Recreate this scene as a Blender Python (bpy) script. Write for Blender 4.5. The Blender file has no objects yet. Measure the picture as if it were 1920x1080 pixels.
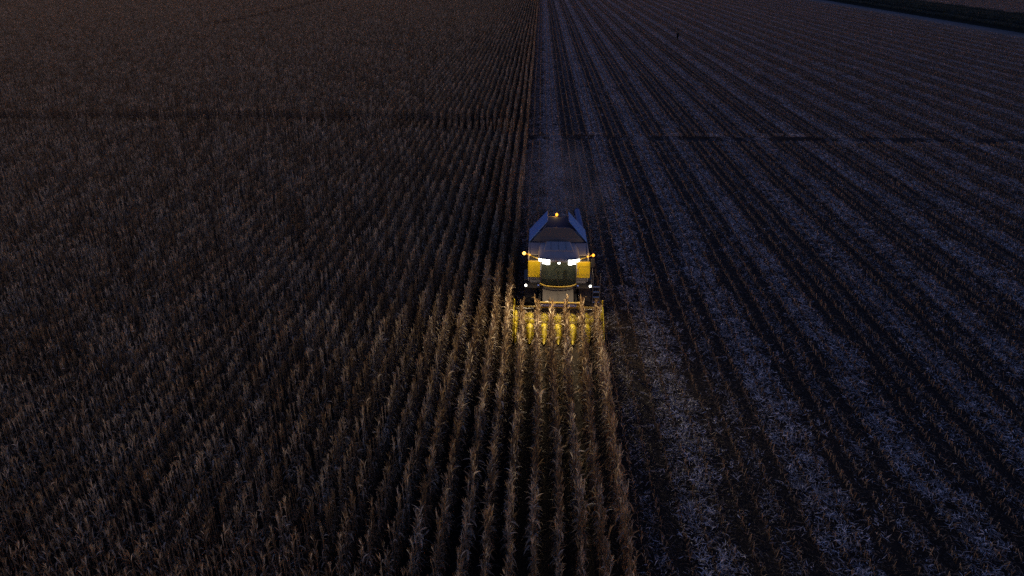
import bpy, bmesh, math, random
from mathutils import Vector, Matrix

R = math.radians
scene = bpy.context.scene
col = scene.collection

# ------------------------------------------------------------------ camera
CAM_H = 18.8
cam_data = bpy.data.cameras.new('camera')
cam_data.sensor_width = 36.0
cam_data.lens = 36.0 * 1330 / 1920
cam_data.clip_start = 0.1
cam_data.clip_end = 6000
cam = bpy.data.objects.new('camera', cam_data)
cam.location = (0, 0, CAM_H)
cam.rotation_euler = (R(90 - 25.28), 0, R(2.22))
col.objects.link(cam)
scene.camera = cam

# ------------------------------------------------------------------ dusk sky and the last glow of the sun
SUN_AZ = R(140)      # clockwise from +Y (the driving direction of the rows)
SUN_EL = R(2.0)
world = bpy.data.worlds.new('World')
scene.world = world
world.use_nodes = True
wn = world.node_tree
wn.nodes.clear()
w_out = wn.nodes.new('ShaderNodeOutputWorld')
w_bg = wn.nodes.new('ShaderNodeBackground')
w_sky = wn.nodes.new('ShaderNodeTexSky')
w_sky.sky_type = 'NISHITA'
w_sky.sun_disc = False
w_sky.sun_elevation = SUN_EL
w_sky.sun_rotation = SUN_AZ
w_sky.ozone_density = 3.5
w_sky.dust_density = 0.6
w_bg.inputs['Strength'].default_value = 0.15
w_tint = wn.nodes.new('ShaderNodeMix')          # the violet cast of the blue hour, even over the whole sky
w_tint.data_type = 'RGBA'
w_tint.blend_type = 'MULTIPLY'
w_tint.inputs['Factor'].default_value = 1.0
w_tint.inputs['B'].default_value = (1.27, 0.83, 1.12, 1)
wn.links.new(w_sky.outputs['Color'], w_tint.inputs['A'])
wn.links.new(w_tint.outputs['Result'], w_bg.inputs['Color'])
wn.links.new(w_bg.outputs['Background'], w_out.inputs['Surface'])

sun_data = bpy.data.lights.new('sun', 'SUN')
sun_data.energy = 0.29
sun_data.angle = R(30)
sun_data.color = (1.0, 0.77, 0.46)
sun = bpy.data.objects.new('sun', sun_data)
sdir = Vector((math.sin(SUN_AZ) * math.cos(R(6)), math.cos(SUN_AZ) * math.cos(R(6)), math.sin(R(6))))
sun.rotation_euler = (-sdir).to_track_quat('-Z', 'Y').to_euler()
sun.location = (0, 0, 60)
col.objects.link(sun)

vs = scene.view_settings
vs.view_transform = 'Standard'
vs.look = 'None'
vs.exposure = 0.85
vs.gamma = 1.0
vs.use_curve_mapping = False
scene.cycles.use_denoising = False
scene.cycles.max_bounces = 6
scene.cycles.diffuse_bounces = 1
scene.cycles.glossy_bounces = 2
scene.cycles.transmission_bounces = 4
scene.cycles.transparent_max_bounces = 8
scene.cycles.sample_clamp_indirect = 2.0
scene.cycles.caustics_reflective = False
scene.cycles.caustics_refractive = False


# ------------------------------------------------------------------ materials
def new_mat(name):
    m = bpy.data.materials.new(name)
    m.use_nodes = True
    nt = m.node_tree
    nt.nodes.clear()
    out = nt.nodes.new('ShaderNodeOutputMaterial')
    return m, nt, out


def paint(name, colr, rough=0.45, metal=0.0, wear=0.25, scale=6.0, dirt=(0.10, 0.075, 0.05)):
    """coloured sheet metal with dust and wear"""
    m, nt, out = new_mat(name)
    b = nt.nodes.new('ShaderNodeBsdfPrincipled')
    tc = nt.nodes.new('ShaderNodeTexCoord')
    n1 = nt.nodes.new('ShaderNodeTexNoise')
    n1.inputs['Scale'].default_value = scale
    n1.inputs['Detail'].default_value = 8
    n1.inputs['Roughness'].default_value = 0.65
    ramp = nt.nodes.new('ShaderNodeValToRGB')
    ramp.color_ramp.elements[0].position = 0.42
    ramp.color_ramp.elements[0].color = (0, 0, 0, 1)
    ramp.color_ramp.elements[1].position = 0.75
    ramp.color_ramp.elements[1].color = (wear, wear, wear, 1)
    mix = nt.nodes.new('ShaderNodeMix')
    mix.data_type = 'RGBA'
    mix.inputs['A'].default_value = (*colr, 1)
    mix.inputs['B'].default_value = (*dirt, 1)
    bump = nt.nodes.new('ShaderNodeBump')
    bump.inputs['Strength'].default_value = 0.08
    bump.inputs['Distance'].default_value = 0.02
    L = nt.links.new
    L(tc.outputs['Object'], n1.inputs['Vector'])
    L(n1.outputs['Fac'], ramp.inputs['Fac'])
    L(ramp.outputs['Color'], mix.inputs['Factor'])
    L(mix.outputs['Result'], b.inputs['Base Color'])
    L(n1.outputs['Fac'], bump.inputs['Height'])
    L(bump.outputs['Normal'], b.inputs['Normal'])
    b.inputs['Roughness'].default_value = rough
    b.inputs['Metallic'].default_value = metal
    L(b.outputs['BSDF'], out.inputs['Surface'])
    return m


def leafy(name, c_dark, c_mid, c_pale, rough=0.6, trans=0.25, spec=0.4, obj_mix=0.35):
    """dry plant tissue: a per-leaf tint attribute plus a per-plant random value picks the colour"""
    m, nt, out = new_mat(name)
    L = nt.links.new
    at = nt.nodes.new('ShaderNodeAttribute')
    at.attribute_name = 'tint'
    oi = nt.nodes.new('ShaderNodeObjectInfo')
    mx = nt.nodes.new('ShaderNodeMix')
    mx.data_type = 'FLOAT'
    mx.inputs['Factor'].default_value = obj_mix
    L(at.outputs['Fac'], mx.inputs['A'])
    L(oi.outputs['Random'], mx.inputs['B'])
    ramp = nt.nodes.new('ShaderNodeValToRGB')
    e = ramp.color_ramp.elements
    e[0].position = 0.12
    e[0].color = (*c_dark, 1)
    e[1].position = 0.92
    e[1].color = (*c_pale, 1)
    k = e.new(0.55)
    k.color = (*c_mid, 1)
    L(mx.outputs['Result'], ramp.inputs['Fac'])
    b = nt.nodes.new('ShaderNodeBsdfPrincipled')
    b.inputs['Roughness'].default_value = rough
    b.inputs['Specular IOR Level'].default_value = spec
    L(ramp.outputs['Color'], b.inputs['Base Color'])
    if trans > 0:
        t = nt.nodes.new('ShaderNodeBsdfTranslucent')
        L(ramp.outputs['Color'], t.inputs['Color'])
        ms = nt.nodes.new('ShaderNodeMixShader')
        ms.inputs['Fac'].default_value = trans
        L(b.outputs['BSDF'], ms.inputs[1])
        L(t.outputs['BSDF'], ms.inputs[2])
        L(ms.outputs['Shader'], out.inputs['Surface'])
    else:
        L(b.outputs['BSDF'], out.inputs['Surface'])
    return m


def soil(name, c0, c1, s1=0.9, s2=14.0, bumpd=0.06, rough=0.95):
    m, nt, out = new_mat(name)
    L = nt.links.new
    tc = nt.nodes.new('ShaderNodeTexCoord')
    n1 = nt.nodes.new('ShaderNodeTexNoise')
    n1.inputs['Scale'].default_value = s1
    n1.inputs['Detail'].default_value = 6
    n2 = nt.nodes.new('ShaderNodeTexNoise')
    n2.inputs['Scale'].default_value = s2
    n2.inputs['Detail'].default_value = 8
    n2.inputs['Roughness'].default_value = 0.7
    L(tc.outputs['Object'], n1.inputs['Vector'])
    L(tc.outputs['Object'], n2.inputs['Vector'])
    add = nt.nodes.new('ShaderNodeMath')
    add.operation = 'MULTIPLY_ADD'
    add.inputs[1].default_value = 0.6
    L(n2.outputs['Fac'], add.inputs[0])
    mu = nt.nodes.new('ShaderNodeMath')
    mu.operation = 'MULTIPLY'
    mu.inputs[1].default_value = 0.4
    L(n1.outputs['Fac'], mu.inputs[0])
    L(mu.outputs['Value'], add.inputs[2])
    ramp = nt.nodes.new('ShaderNodeValToRGB')
    ramp.color_ramp.elements[0].position = 0.36
    ramp.color_ramp.elements[0].color = (*c0, 1)
    ramp.color_ramp.elements[1].position = 0.64
    ramp.color_ramp.elements[1].color = (*c1, 1)
    L(add.outputs['Value'], ramp.inputs['Fac'])
    bump = nt.nodes.new('ShaderNodeBump')
    bump.inputs['Strength'].default_value = 0.9
    bump.inputs['Distance'].default_value = bumpd
    L(n2.outputs['Fac'], bump.inputs['Height'])
    b = nt.nodes.new('ShaderNodeBsdfPrincipled')
    b.inputs['Roughness'].default_value = rough
    b.inputs['Specular IOR Level'].default_value = 0.2
    L(ramp.outputs['Color'], b.inputs['Base Color'])
    L(bump.outputs['Normal'], b.inputs['Normal'])
    L(b.outputs['BSDF'], out.inputs['Surface'])
    return m


def emitter(name, colr, strength):
    m, nt, out = new_mat(name)
    e = nt.nodes.new('ShaderNodeEmission')
    e.inputs['Color'].default_value = (*colr, 1)
    e.inputs['Strength'].default_value = strength
    nt.links.new(e.outputs['Emission'], out.inputs['Surface'])
    return m


def window_glass(name, tint, refl=0.12):
    m, nt, out = new_mat(name)
    L = nt.links.new
    tr = nt.nodes.new('ShaderNodeBsdfTransparent')
    tr.inputs['Color'].default_value = (*tint, 1)
    gl = nt.nodes.new('ShaderNodeBsdfGlossy')
    gl.inputs['Roughness'].default_value = 0.06
    fr = nt.nodes.new('ShaderNodeFresnel')
    fr.inputs['IOR'].default_value = 1.22
    ad = nt.nodes.new('ShaderNodeMath')
    ad.operation = 'ADD'
    ad.inputs[1].default_value = refl
    L(fr.outputs['Fac'], ad.inputs[0])
    ms = nt.nodes.new('ShaderNodeMixShader')
    L(ad.outputs['Value'], ms.inputs['Fac'])
    L(tr.outputs['BSDF'], ms.inputs[1])
    L(gl.outputs['BSDF'], ms.inputs[2])
    df = nt.nodes.new('ShaderNodeBsdfDiffuse')      # film of field dust
    df.inputs['Color'].default_value = (.14, .17, .15, 1)
    m2 = nt.nodes.new('ShaderNodeMixShader')
    m2.inputs['Fac'].default_value = .10
    L(ms.outputs['Shader'], m2.inputs[1])
    L(df.outputs['BSDF'], m2.inputs[2])
    L(m2.outputs['Shader'], out.inputs['Surface'])
    return m


M = {}
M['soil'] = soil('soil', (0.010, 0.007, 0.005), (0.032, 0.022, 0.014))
M['margin'] = soil('margin_soil', (0.10, 0.085, 0.07), (0.21, 0.185, 0.16), 0.12, 2.2)
M['ditch'] = soil('ditch_soil', (0.012, 0.014, 0.008), (0.03, 0.032, 0.018), 0.4, 3.0)
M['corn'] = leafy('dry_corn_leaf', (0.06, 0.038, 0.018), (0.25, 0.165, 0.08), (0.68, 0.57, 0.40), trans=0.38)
M['stalk'] = leafy('dry_corn_stalk', (0.12, 0.075, 0.04), (0.25, 0.165, 0.09), (0.40, 0.30, 0.18), trans=0.0)
M['husk'] = leafy('pale_husk_litter', (0.10, 0.085, 0.078), (0.36, 0.33, 0.318), (0.78, 0.75, 0.73), obj_mix=0.15)
M['litter'] = leafy('brown_leaf_litter', (0.045, 0.028, 0.014), (0.12, 0.078, 0.042), (0.28, 0.20, 0.12), obj_mix=0.1)
M['stump'] = leafy('stubble_stump', (0.09, 0.052, 0.025), (0.20, 0.125, 0.06), (0.36, 0.25, 0.14), trans=0.0, obj_mix=0.1)
M['grass'] = leafy('rank_grass', (0.016, 0.022, 0.012), (0.035, 0.045, 0.024), (0.08, 0.085, 0.05))
M['weed'] = leafy('dark_weed', (0.006, 0.006, 0.004), (0.010, 0.010, 0.006), (0.018, 0.016, 0.010))
M['yellow'] = paint('yellow_paint', (0.72, 0.50, 0.012), 0.42)
M['header_yellow'] = paint('header_yellow', (0.60, 0.47, 0.0), 0.6, wear=0.7, scale=9.0)
M['old_yellow'] = paint('weathered_yellow', (0.34, 0.22, 0.012), 0.6, wear=0.7)
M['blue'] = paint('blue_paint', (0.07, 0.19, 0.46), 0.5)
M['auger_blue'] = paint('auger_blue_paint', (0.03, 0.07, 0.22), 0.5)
M['dusty'] = paint('dusty_steel', (0.028, 0.022, 0.020), 0.7)
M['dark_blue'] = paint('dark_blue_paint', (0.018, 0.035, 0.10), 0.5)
M['pale'] = paint('pale_grey_paint', (0.22, 0.215, 0.21), 0.5)
M['roof'] = paint('roof_white', (0.20, 0.20, 0.205), 0.45, wear=0.4)
M['grey'] = paint('dark_grey_steel', (0.085, 0.085, 0.09), 0.55)
M['black'] = paint('black_plastic', (0.016, 0.016, 0.018), 0.5)
M['tank'] = paint('tank_steel', (0.07, 0.068, 0.06), 0.5, 0.2)
M['rubber'] = paint('tyre_rubber', (0.018, 0.018, 0.019), 0.85)
M['steel'] = paint('worn_steel', (0.30, 0.29, 0.28), 0.35, 0.8)
M['seat'] = paint('seat_fabric', (0.03, 0.03, 0.035), 0.9)
M['glass'] = window_glass('cab_glass', (0.50, 0.58, 0.50), 0.0)
M['decal_blue'] = paint('decal_blue', (0.05, 0.10, 0.42), 0.4, wear=0.1)
M['decal_white'] = paint('decal_white', (0.75, 0.77, 0.82), 0.4, wear=0.1)
M['reflector'] = paint('blue_reflector', (0.10, 0.18, 0.60), 0.2, wear=0.05)
M['lamp_white'] = emitter('lamp_white', (1.0, 0.97, 0.86), 6.0)
M['lamp_small'] = emitter('lamp_small_white', (1.0, 0.93, 0.78), 2.2)
M['lamp_amber'] = emitter('lamp_amber', (1.0, 0.36, 0.03), 1.6)
M['lamp_amber_hot'] = emitter('lamp_amber_hot', (1.0, 0.50, 0.10), 2.4)


# ------------------------------------------------------------------ object helpers
def tag(o, label=None, cat=None, group=None, kind=None):
    if label:
        o['label'] = label
    if cat:
        o['category'] = cat
    if group:
        o['group'] = group
    if kind:
        o['kind'] = kind
    return o


def empty(name, loc, parent=None):
    o = bpy.data.objects.new(name, None)
    o.location = loc
    o.parent = parent
    o.empty_display_size = 0.3
    col.objects.link(o)
    return o


def mesh_obj(name, verts, faces, mats, parent=None, fmat=None, tint=None, smooth=False, link=True):
    me = bpy.data.meshes.new(name)
    me.from_pydata(verts, [], faces)
    if not isinstance(mats, (list, tuple)):
        mats = [mats]
    for m in mats:
        me.materials.append(m)
    if fmat:
        me.polygons.foreach_set('material_index', fmat)
    if tint:
        a = me.attributes.new('tint', 'FLOAT', 'POINT')
        a.data.foreach_set('value', tint)
    if smooth:
        me.polygons.foreach_set('use_smooth', [True] * len(me.polygons))
    me.update()
    o = bpy.data.objects.new(name, me)
    o.parent = parent
    if link:
        col.objects.link(o)
    return o


class MB:
    """collects boxes, prisms and tubes of ONE part"""

    def __init__(self):
        self.v, self.f = [], []

    def add(self, vs_, fs_):
        n = len(self.v)
        self.v += [tuple(p) for p in vs_]
        self.f += [tuple(i + n for i in q) for q in fs_]
        return self

    def box(self, x0, x1, y0, y1, z0, z1):
        return self.hexa([(x0, y0, z0), (x1, y0, z0), (x1, y1, z0), (x0, y1, z0),
                          (x0, y0, z1), (x1, y0, z1), (x1, y1, z1), (x0, y1, z1)])

    def hexa(self, p):
        return self.add(p, [(3, 2, 1, 0), (4, 5, 6, 7), (0, 1, 5, 4), (1, 2, 6, 5), (2, 3, 7, 6), (3, 0, 4, 7)])

    def prism_x(self, prof, x0, x1):
        """profile of (y,z) points extruded along x"""
        n = len(prof)
        vs_ = [(x0, y, z) for y, z in prof] + [(x1, y, z) for y, z in prof]
        fs_ = [tuple(range(n)), tuple(reversed(range(n, 2 * n)))]
        fs_ += [(i, i + n, (i + 1) % n + n, (i + 1) % n) for i in range(n)]
        return self.add(vs_, fs_)

    def slab(self, quad, t):
        """a thick sheet from four (or more) corner points"""
        q = [Vector(p) for p in quad]
        nrm = (q[1] - q[0]).cross(q[2] - q[0]).normalized() * t
        n = len(q)
        vs_ = q + [p + nrm for p in q]
        fs_ = [tuple(reversed(range(n))), tuple(range(n, 2 * n))]
        fs_ += [(i, (i + 1) % n, (i + 1) % n + n, i + n) for i in range(n)]
        return self.add(vs_, fs_)

    def tube(self, pts, r, seg=10, caps=True):
        pts = [Vector(p) for p in pts]
        rs = r if isinstance(r, (list, tuple)) else [r] * len(pts)
        vs_, fs_ = [], []
        prev = None
        for i, p in enumerate(pts):
            d = (pts[min(i + 1, len(pts) - 1)] - pts[max(i - 1, 0)]).normalized()
            if prev is None:
                a = d.orthogonal().normalized()
            else:
                a = (prev - d * prev.dot(d)).normalized()
            prev = a
            b = d.cross(a)
            for k in range(seg):
                th = 2 * math.pi * k / seg
                vs_.append(p + (a * math.cos(th) + b * math.sin(th)) * rs[i])
        for i in range(len(pts) - 1):
            for k in range(seg):
                k2 = (k + 1) % seg
                fs_.append((i * seg + k, i * seg + k2, (i + 1) * seg + k2, (i + 1) * seg + k))
        if caps:
            fs_.append(tuple(reversed(range(seg))))
            fs_.append(tuple(range((len(pts) - 1) * seg, len(pts) * seg)))
        return self.add(vs_, fs_)

    def ball(self, c, r, sx=1, sy=1, sz=1, nu=12, nv=8):
        vs_, fs_ = [], []
        for j in range(nv + 1):
            ph = math.pi * j / nv
            for i in range(nu):
                th = 2 * math.pi * i / nu
                vs_.append((c[0] + r * sx * math.sin(ph) * math.cos(th), c[1] + r * sy * math.sin(ph) * math.sin(th),
                            c[2] + r * sz * math.cos(ph)))
        for j in range(nv):
            for i in range(nu):
                a, b = j * nu + i, j * nu + (i + 1) % nu
                fs_.append((a, a + nu, b + nu, b))
        return self.add(vs_, fs_)

    def build(self, name, mat, parent=None, bevel=0.0, smooth=False):
        o = mesh_obj(name, self.v, self.f, mat, parent, smooth=False)
        bm = bmesh.new()
        bm.from_mesh(o.data)
        bmesh.ops.recalc_face_normals(bm, faces=bm.faces)
        bm.to_mesh(o.data)
        bm.free()
        if smooth:
            for p in o.data.polygons:
                p.use_smooth = len(p.vertices) == 4
        if bevel:
            b = o.modifiers.new('bevel', 'BEVEL')
            b.width = bevel
            b.segments = 2
            b.limit_method = 'ANGLE'
            b.angle_limit = R(35)
        return o


# ------------------------------------------------------------------ the land
ROW = 0.76                 # row spacing
CX = 1.18                  # centre line of the pass being cut
FRONT = 34.4               # where the standing rows meet the header
TRENCH = 79.2
rng = random.Random(7)

# the ground: one sheet to the horizon, with a wheel rut crossing the field
xs = [-3000, -600, -300] + [-240 + 1.6 * i for i in range(int(480 / 1.6) + 1)] + [300, 600, 3000]
prof = [(-400, 0), (TRENCH - 2.0, 0), (TRENCH - 1.5, .05), (TRENCH - 1.1, .0), (TRENCH - .6, -.15), (TRENCH + .5, -.18),
        (TRENCH + 1.1, 0.02), (TRENCH + 1.5, .08), (TRENCH + 2.0, 0), (400, 0), (4000, 0)]
gv, gf = [], []
for x in xs:
    wob = 0.35 * math.sin(x * 0.11) + .2 * math.sin(x * .43) + rng.uniform(-.22, .22) if abs(x) < 260 else 0
    dep = rng.uniform(.35, 1.2)
    for (y, z) in prof:
        near = abs(y - TRENCH) < 1.7
        gv.append((x, y + (wob if near else 0), z * dep))
np_ = len(prof)
for i in range(len(xs) - 1):
    for j in range(np_ - 1):
        a = i * np_ + j
        gf.append((a, a + np_, a + np_ + 1, a + 1))
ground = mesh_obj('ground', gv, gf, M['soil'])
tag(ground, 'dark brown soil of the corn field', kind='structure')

# pale headland beside the ditch, then the dark grassed ditch; both run parallel to the rows
mg = mesh_obj('headland_path', *[[(112, -100, .05), (112, 700, .05), (124.6, -100, .05), (124.6, 700, .05),
                                   (111.2, -100, -.05), (111.2, 700, -.05), (125.2, -100, -.05), (125.2, 700, -.05)],
                                  [(0, 2, 3, 1), (4, 0, 1, 5), (2, 6, 7, 3)]], M['margin'])
tag(mg, 'pale bare headland strip along the ditch', kind='structure')
dprof = [(124.9, 0.03), (126, .25), (127.5, .1), (129.5, -0.6), (132, -.7), (134.5, .1), (138, .45), (142, .5), (146, .3),
         (149, -.3), (151.5, -.3), (153.5, .2), (155.2, .03)]
dv, df = [], []
dys = [-100 + 4 * i for i in range(201)]
for i, y in enumerate(dys):
    for j, (x, z) in enumerate(dprof):
        e = 0 if j in (0, len(dprof) - 1) else 1
        dv.append((x + e * rng.uniform(-.4, .4), y, z + .0 + (e * rng.uniform(-.12, .12)) + (0.75 if e else 0)))
nd = len(dprof)
for i in range(len(dys) - 1):
    for j in range(nd - 1):
        a = i * nd + j
        df.append((a, a + 1, a + nd + 1, a + nd))
dt = mesh_obj('ditch_bank', dv, df, M['ditch'])
tag(dt, 'dark grassed ditch bank at the edge of the harvested field', kind='structure')


# ------------------------------------------------------------------ plant pieces
def blade(v, f, t, base, az, length, width, e0, e1, tint, seg=5, twist=0.0, curl=1.0, wob=0.0, rg=rng):
    """one leaf: a bent strip that rises at e0 and ends at e1 (elevations in radians)"""
    x, y, z = base
    ds = length / seg
    n0 = len(v)
    a = az
    for i in range(seg + 1):
        s = i / seg
        w = width * (0.55 + 1.6 * s * (1 - s) + (0.0)) * (1 - s ** 3 * .93) * .5
        ta = a + math.pi / 2 + twist * s
        tz = math.sin(twist * s * 1.3) * w
        dx, dy = math.cos(ta) * w, math.sin(ta) * w
        v.append((x - dx, y - dy, z - tz))
        v.append((x + dx, y + dy, z + tz))
        t += [tint, tint]
        el = e0 + (e1 - e0) * (s ** curl)
        a += rg.uniform(-wob, wob)
        x += math.cos(a) * math.cos(el) * ds
        y += math.sin(a) * math.cos(el) * ds
        z += math.sin(el) * ds
    for i in range(seg):
        k = n0 + 2 * i
        f.append((k, k + 1, k + 3, k + 2))


def stick(v, f, t, p0, p1, r0, r1, tint, sides=4):
    p0, p1 = Vector(p0), Vector(p1)
    d = (p1 - p0)
    if d.length < 1e-6:
        return
    d.normalize()
    a = d.orthogonal().normalized()
    b = d.cross(a)
    n = len(v)
    for p, r in ((p0, r0), (p1, r1)):
        for k in range(sides):
            th = 2 * math.pi * k / sides
            v.append(tuple(p + (a * math.cos(th) + b * math.sin(th)) * r))
            t.append(tint)
    for k in range(sides):
        f.append((n + k, n + (k + 1) % sides, n + sides + (k + 1) % sides, n + sides + k))
    f.append(tuple(range(n + sides, n + 2 * sides)))


def corn_pieces(rg):
    """geometry of one dry corn plant: list of (part name, verts, faces, tints, material key)"""
    h = rg.uniform(1.85, 2.2)
    lean = (rg.uniform(-.07, .07), rg.uniform(-.10, .10))

    def at(z):
        s = (z / h) ** 1.6
        return (lean[0] * s, lean[1] * s, z)
    out = []
    v, f, t = [], [], []
    zs = [0, .5, 1.1, 1.6, h]
    rs = [.016, .014, .012, .009, .006]
    ti = rg.uniform(.25, .7)
    for i in range(4):
        stick(v, f, t, at(zs[i]), at(zs[i + 1]), rs[i], rs[i + 1], ti)
    out.append(('stalk', v, f, t, 'stalk'))
    plane = rg.uniform(0, math.pi)
    nl = rg.randint(12, 14)
    for i in range(nl):
        v, f, t = [], [], []
        s = i / (nl - 1)
        z = .35 + (s ** .8) * (h - .42)
        az = plane + (i % 2) * math.pi + rg.uniform(-.7, .7)
        tint = min(1, max(0, rg.gauss(.28 + .34 * s, .24)))  # paler upward: bleached tops, plus the shade low in the rows tinted in
        if s > .6:       # top leaves stand up like a brush, a few tips flop
            L_, w = rg.uniform(.24, .46), rg.uniform(.03, .05)
            e0, e1 = rg.uniform(1.25, 1.52), (rg.uniform(.8, 1.5) if rg.random() < .75 else rg.uniform(-1.2, .3))
            cu = rg.uniform(.6, 1.6)
        elif rg.random() < .2:
            L_, w = rg.uniform(.3, .5), rg.uniform(.035, .055)
            e0, e1 = rg.uniform(1.1, 1.4), rg.uniform(-1.2, .6)
            cu = rg.uniform(.5, 1.2)
        else:            # withered leaves hang against the stalk
            L_, w = rg.uniform(.3, .55), rg.uniform(.055, .085)
            e0, e1 = rg.uniform(.5, 1.2), rg.uniform(-1.56, -1.42)
            cu = rg.uniform(.18, .45)
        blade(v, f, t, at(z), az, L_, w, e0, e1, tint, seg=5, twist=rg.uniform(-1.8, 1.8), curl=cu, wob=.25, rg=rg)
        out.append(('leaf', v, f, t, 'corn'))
    v, f, t = [], [], []
    tt = rg.uniform(.45, .95)
    top = at(h)
    stick(v, f, t, top, (top[0], top[1], h + .24), .006, .004, tt, 3)
    for k in range(rg.randint(4, 6)):
        az = rg.uniform(0, 6.28)
        el = rg.uniform(.95, 1.42)
        ln = rg.uniform(.14, .24)
        z0 = h + rg.uniform(0, .1)
        stick(v, f, t, (top[0], top[1], z0), (top[0] + math.cos(az) * math.cos(el) * ln, top[1] + math.sin(az) * math.cos(el) * ln,
                                              z0 + math.sin(el) * ln), .007, .004, tt, 3)
    out.append(('tassel', v, f, t, 'corn'))
    v, f, t = [], [], []
    az = plane + rg.uniform(-.4, .4)
    ez = rg.uniform(.85, 1.15)
    b0 = at(ez)
    te = rg.uniform(.6, 1)
    d = (math.cos(az), math.sin(az))
    dn = rg.choice((-1, 1, -1)) * rg.uniform(.4, .9)
    p = [(b0[0] + d[0] * .02, b0[1] + d[1] * .02, ez)]
    for s in (.10, .20, .27):
        p.append((b0[0] + d[0] * (.02 + s * .6), b0[1] + d[1] * (.02 + s * .6), ez + s * dn))
    for i, (ra, rb) in enumerate(((.015, .032), (.032, .028), (.028, .008))):
        stick(v, f, t, p[i], p[i + 1], ra, rb, te, 5)
    out.append(('ear', v, f, t, 'corn'))
    return out


def scatter(name, variants, pts, rots, scls, idxs, label):
    """one stuff object: the given variant meshes set out on points with geometry nodes"""
    src = bpy.data.collections.new(name + '_pieces')
    for o in variants:
        src.objects.link(o)
    me = bpy.data.meshes.new(name)
    me.from_pydata(pts, [], [])
    a = me.attributes.new('rot', 'FLOAT_VECTOR', 'POINT')
    a.data.foreach_set('vector', [c for r in rots for c in r])
    a = me.attributes.new('scl', 'FLOAT_VECTOR', 'POINT')
    a.data.foreach_set('vector', [c for r in scls for c in r])
    a = me.attributes.new('idx', 'INT', 'POINT')
    a.data.foreach_set('value', idxs)
    o = bpy.data.objects.new(name, me)
    col.objects.link(o)
    ng = bpy.data.node_groups.new(name + '_nodes', 'GeometryNodeTree')
    ng.interface.new_socket('Geometry', in_out='INPUT', socket_type='NodeSocketGeometry')
    ng.interface.new_socket('Geometry', in_out='OUTPUT', socket_type='NodeSocketGeometry')
    N, L = ng.nodes, ng.links.new
    gi, go = N.new('NodeGroupInput'), N.new('NodeGroupOutput')
    ci = N.new('GeometryNodeCollectionInfo')
    ci.inputs['Collection'].default_value = src
    ci.inputs['Separate Children'].default_value = True
    ci.inputs['Reset Children'].default_value = True
    ip = N.new('GeometryNodeInstanceOnPoints')
    ip.inputs['Pick Instance'].default_value = True

    def na(nm, ty):
        n = N.new('GeometryNodeInputNamedAttribute')
        n.data_type = ty
        n.inputs['Name'].default_value = nm
        return n.outputs[0]
    L(gi.outputs[0], ip.inputs['Points'])
    L(ci.outputs[0], ip.inputs['Instance'])
    L(na('rot', 'FLOAT_VECTOR'), ip.inputs['Rotation'])
    L(na('scl', 'FLOAT_VECTOR'), ip.inputs['Scale'])
    L(na('idx', 'INT'), ip.inputs['Instance Index'])
    L(ip.outputs[0], go.inputs[0])
    md = o.modifiers.new('scatter', 'NODES')
    md.node_group = ng
    tag(o, label, kind='stuff')
    return o


def join_pieces(name, plist, mats):
    """plist: (verts, faces, tints, material key, offset, rotz)"""
    V, F, T, FM = [], [], [], []
    for v, f, t, mk, off, rz in plist:
        n = len(V)
        c, s = math.cos(rz), math.sin(rz)
        V += [(x * c - y * s + off[0], x * s + y * c + off[1], z + off[2]) for x, y, z in v]
        F += [tuple(i + n for i in q) for q in f]
        T += t
        FM += [mats.index(mk)] * len(f)
    return mesh_obj(name, V, F, [M[k] for k in mats], fmat=FM, tint=T, link=False)


# ------------------------------------------------------------------ the standing corn
SEG = 1.05
rg = random.Random(21)
corn_tiles = []
for k in range(26):
    pl = []
    for i in range(7):
        off = (rg.gauss(0, .03), (i + .5) * SEG / 7 - SEG / 2 + rg.uniform(-.05, .05), -.02)
        if rg.random() < .04:
            continue
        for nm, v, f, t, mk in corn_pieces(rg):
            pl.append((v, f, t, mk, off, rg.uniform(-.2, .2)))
    v, f, t = [], [], []      # fallen leaves under the row
    for i in range(14):
        blade(v, f, t, (rg.gauss(0, .12), rg.uniform(-SEG / 2, SEG / 2), rg.uniform(.01, .05)), rg.uniform(0, 6.28), rg.uniform(.1, .4),
              rg.uniform(.025, .06), rg.uniform(-.1, .5), rg.uniform(-.5, .1), rg.uniform(0, .4), seg=2, twist=rg.uniform(-1, 1), wob=.4, rg=rg)
    pl.append((v, f, t, 'litter', (0, 0, 0), 0))
    corn_tiles.append(join_pieces('corn_piece_%02d' % k, pl, ['corn', 'stalk', 'litter']))

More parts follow.
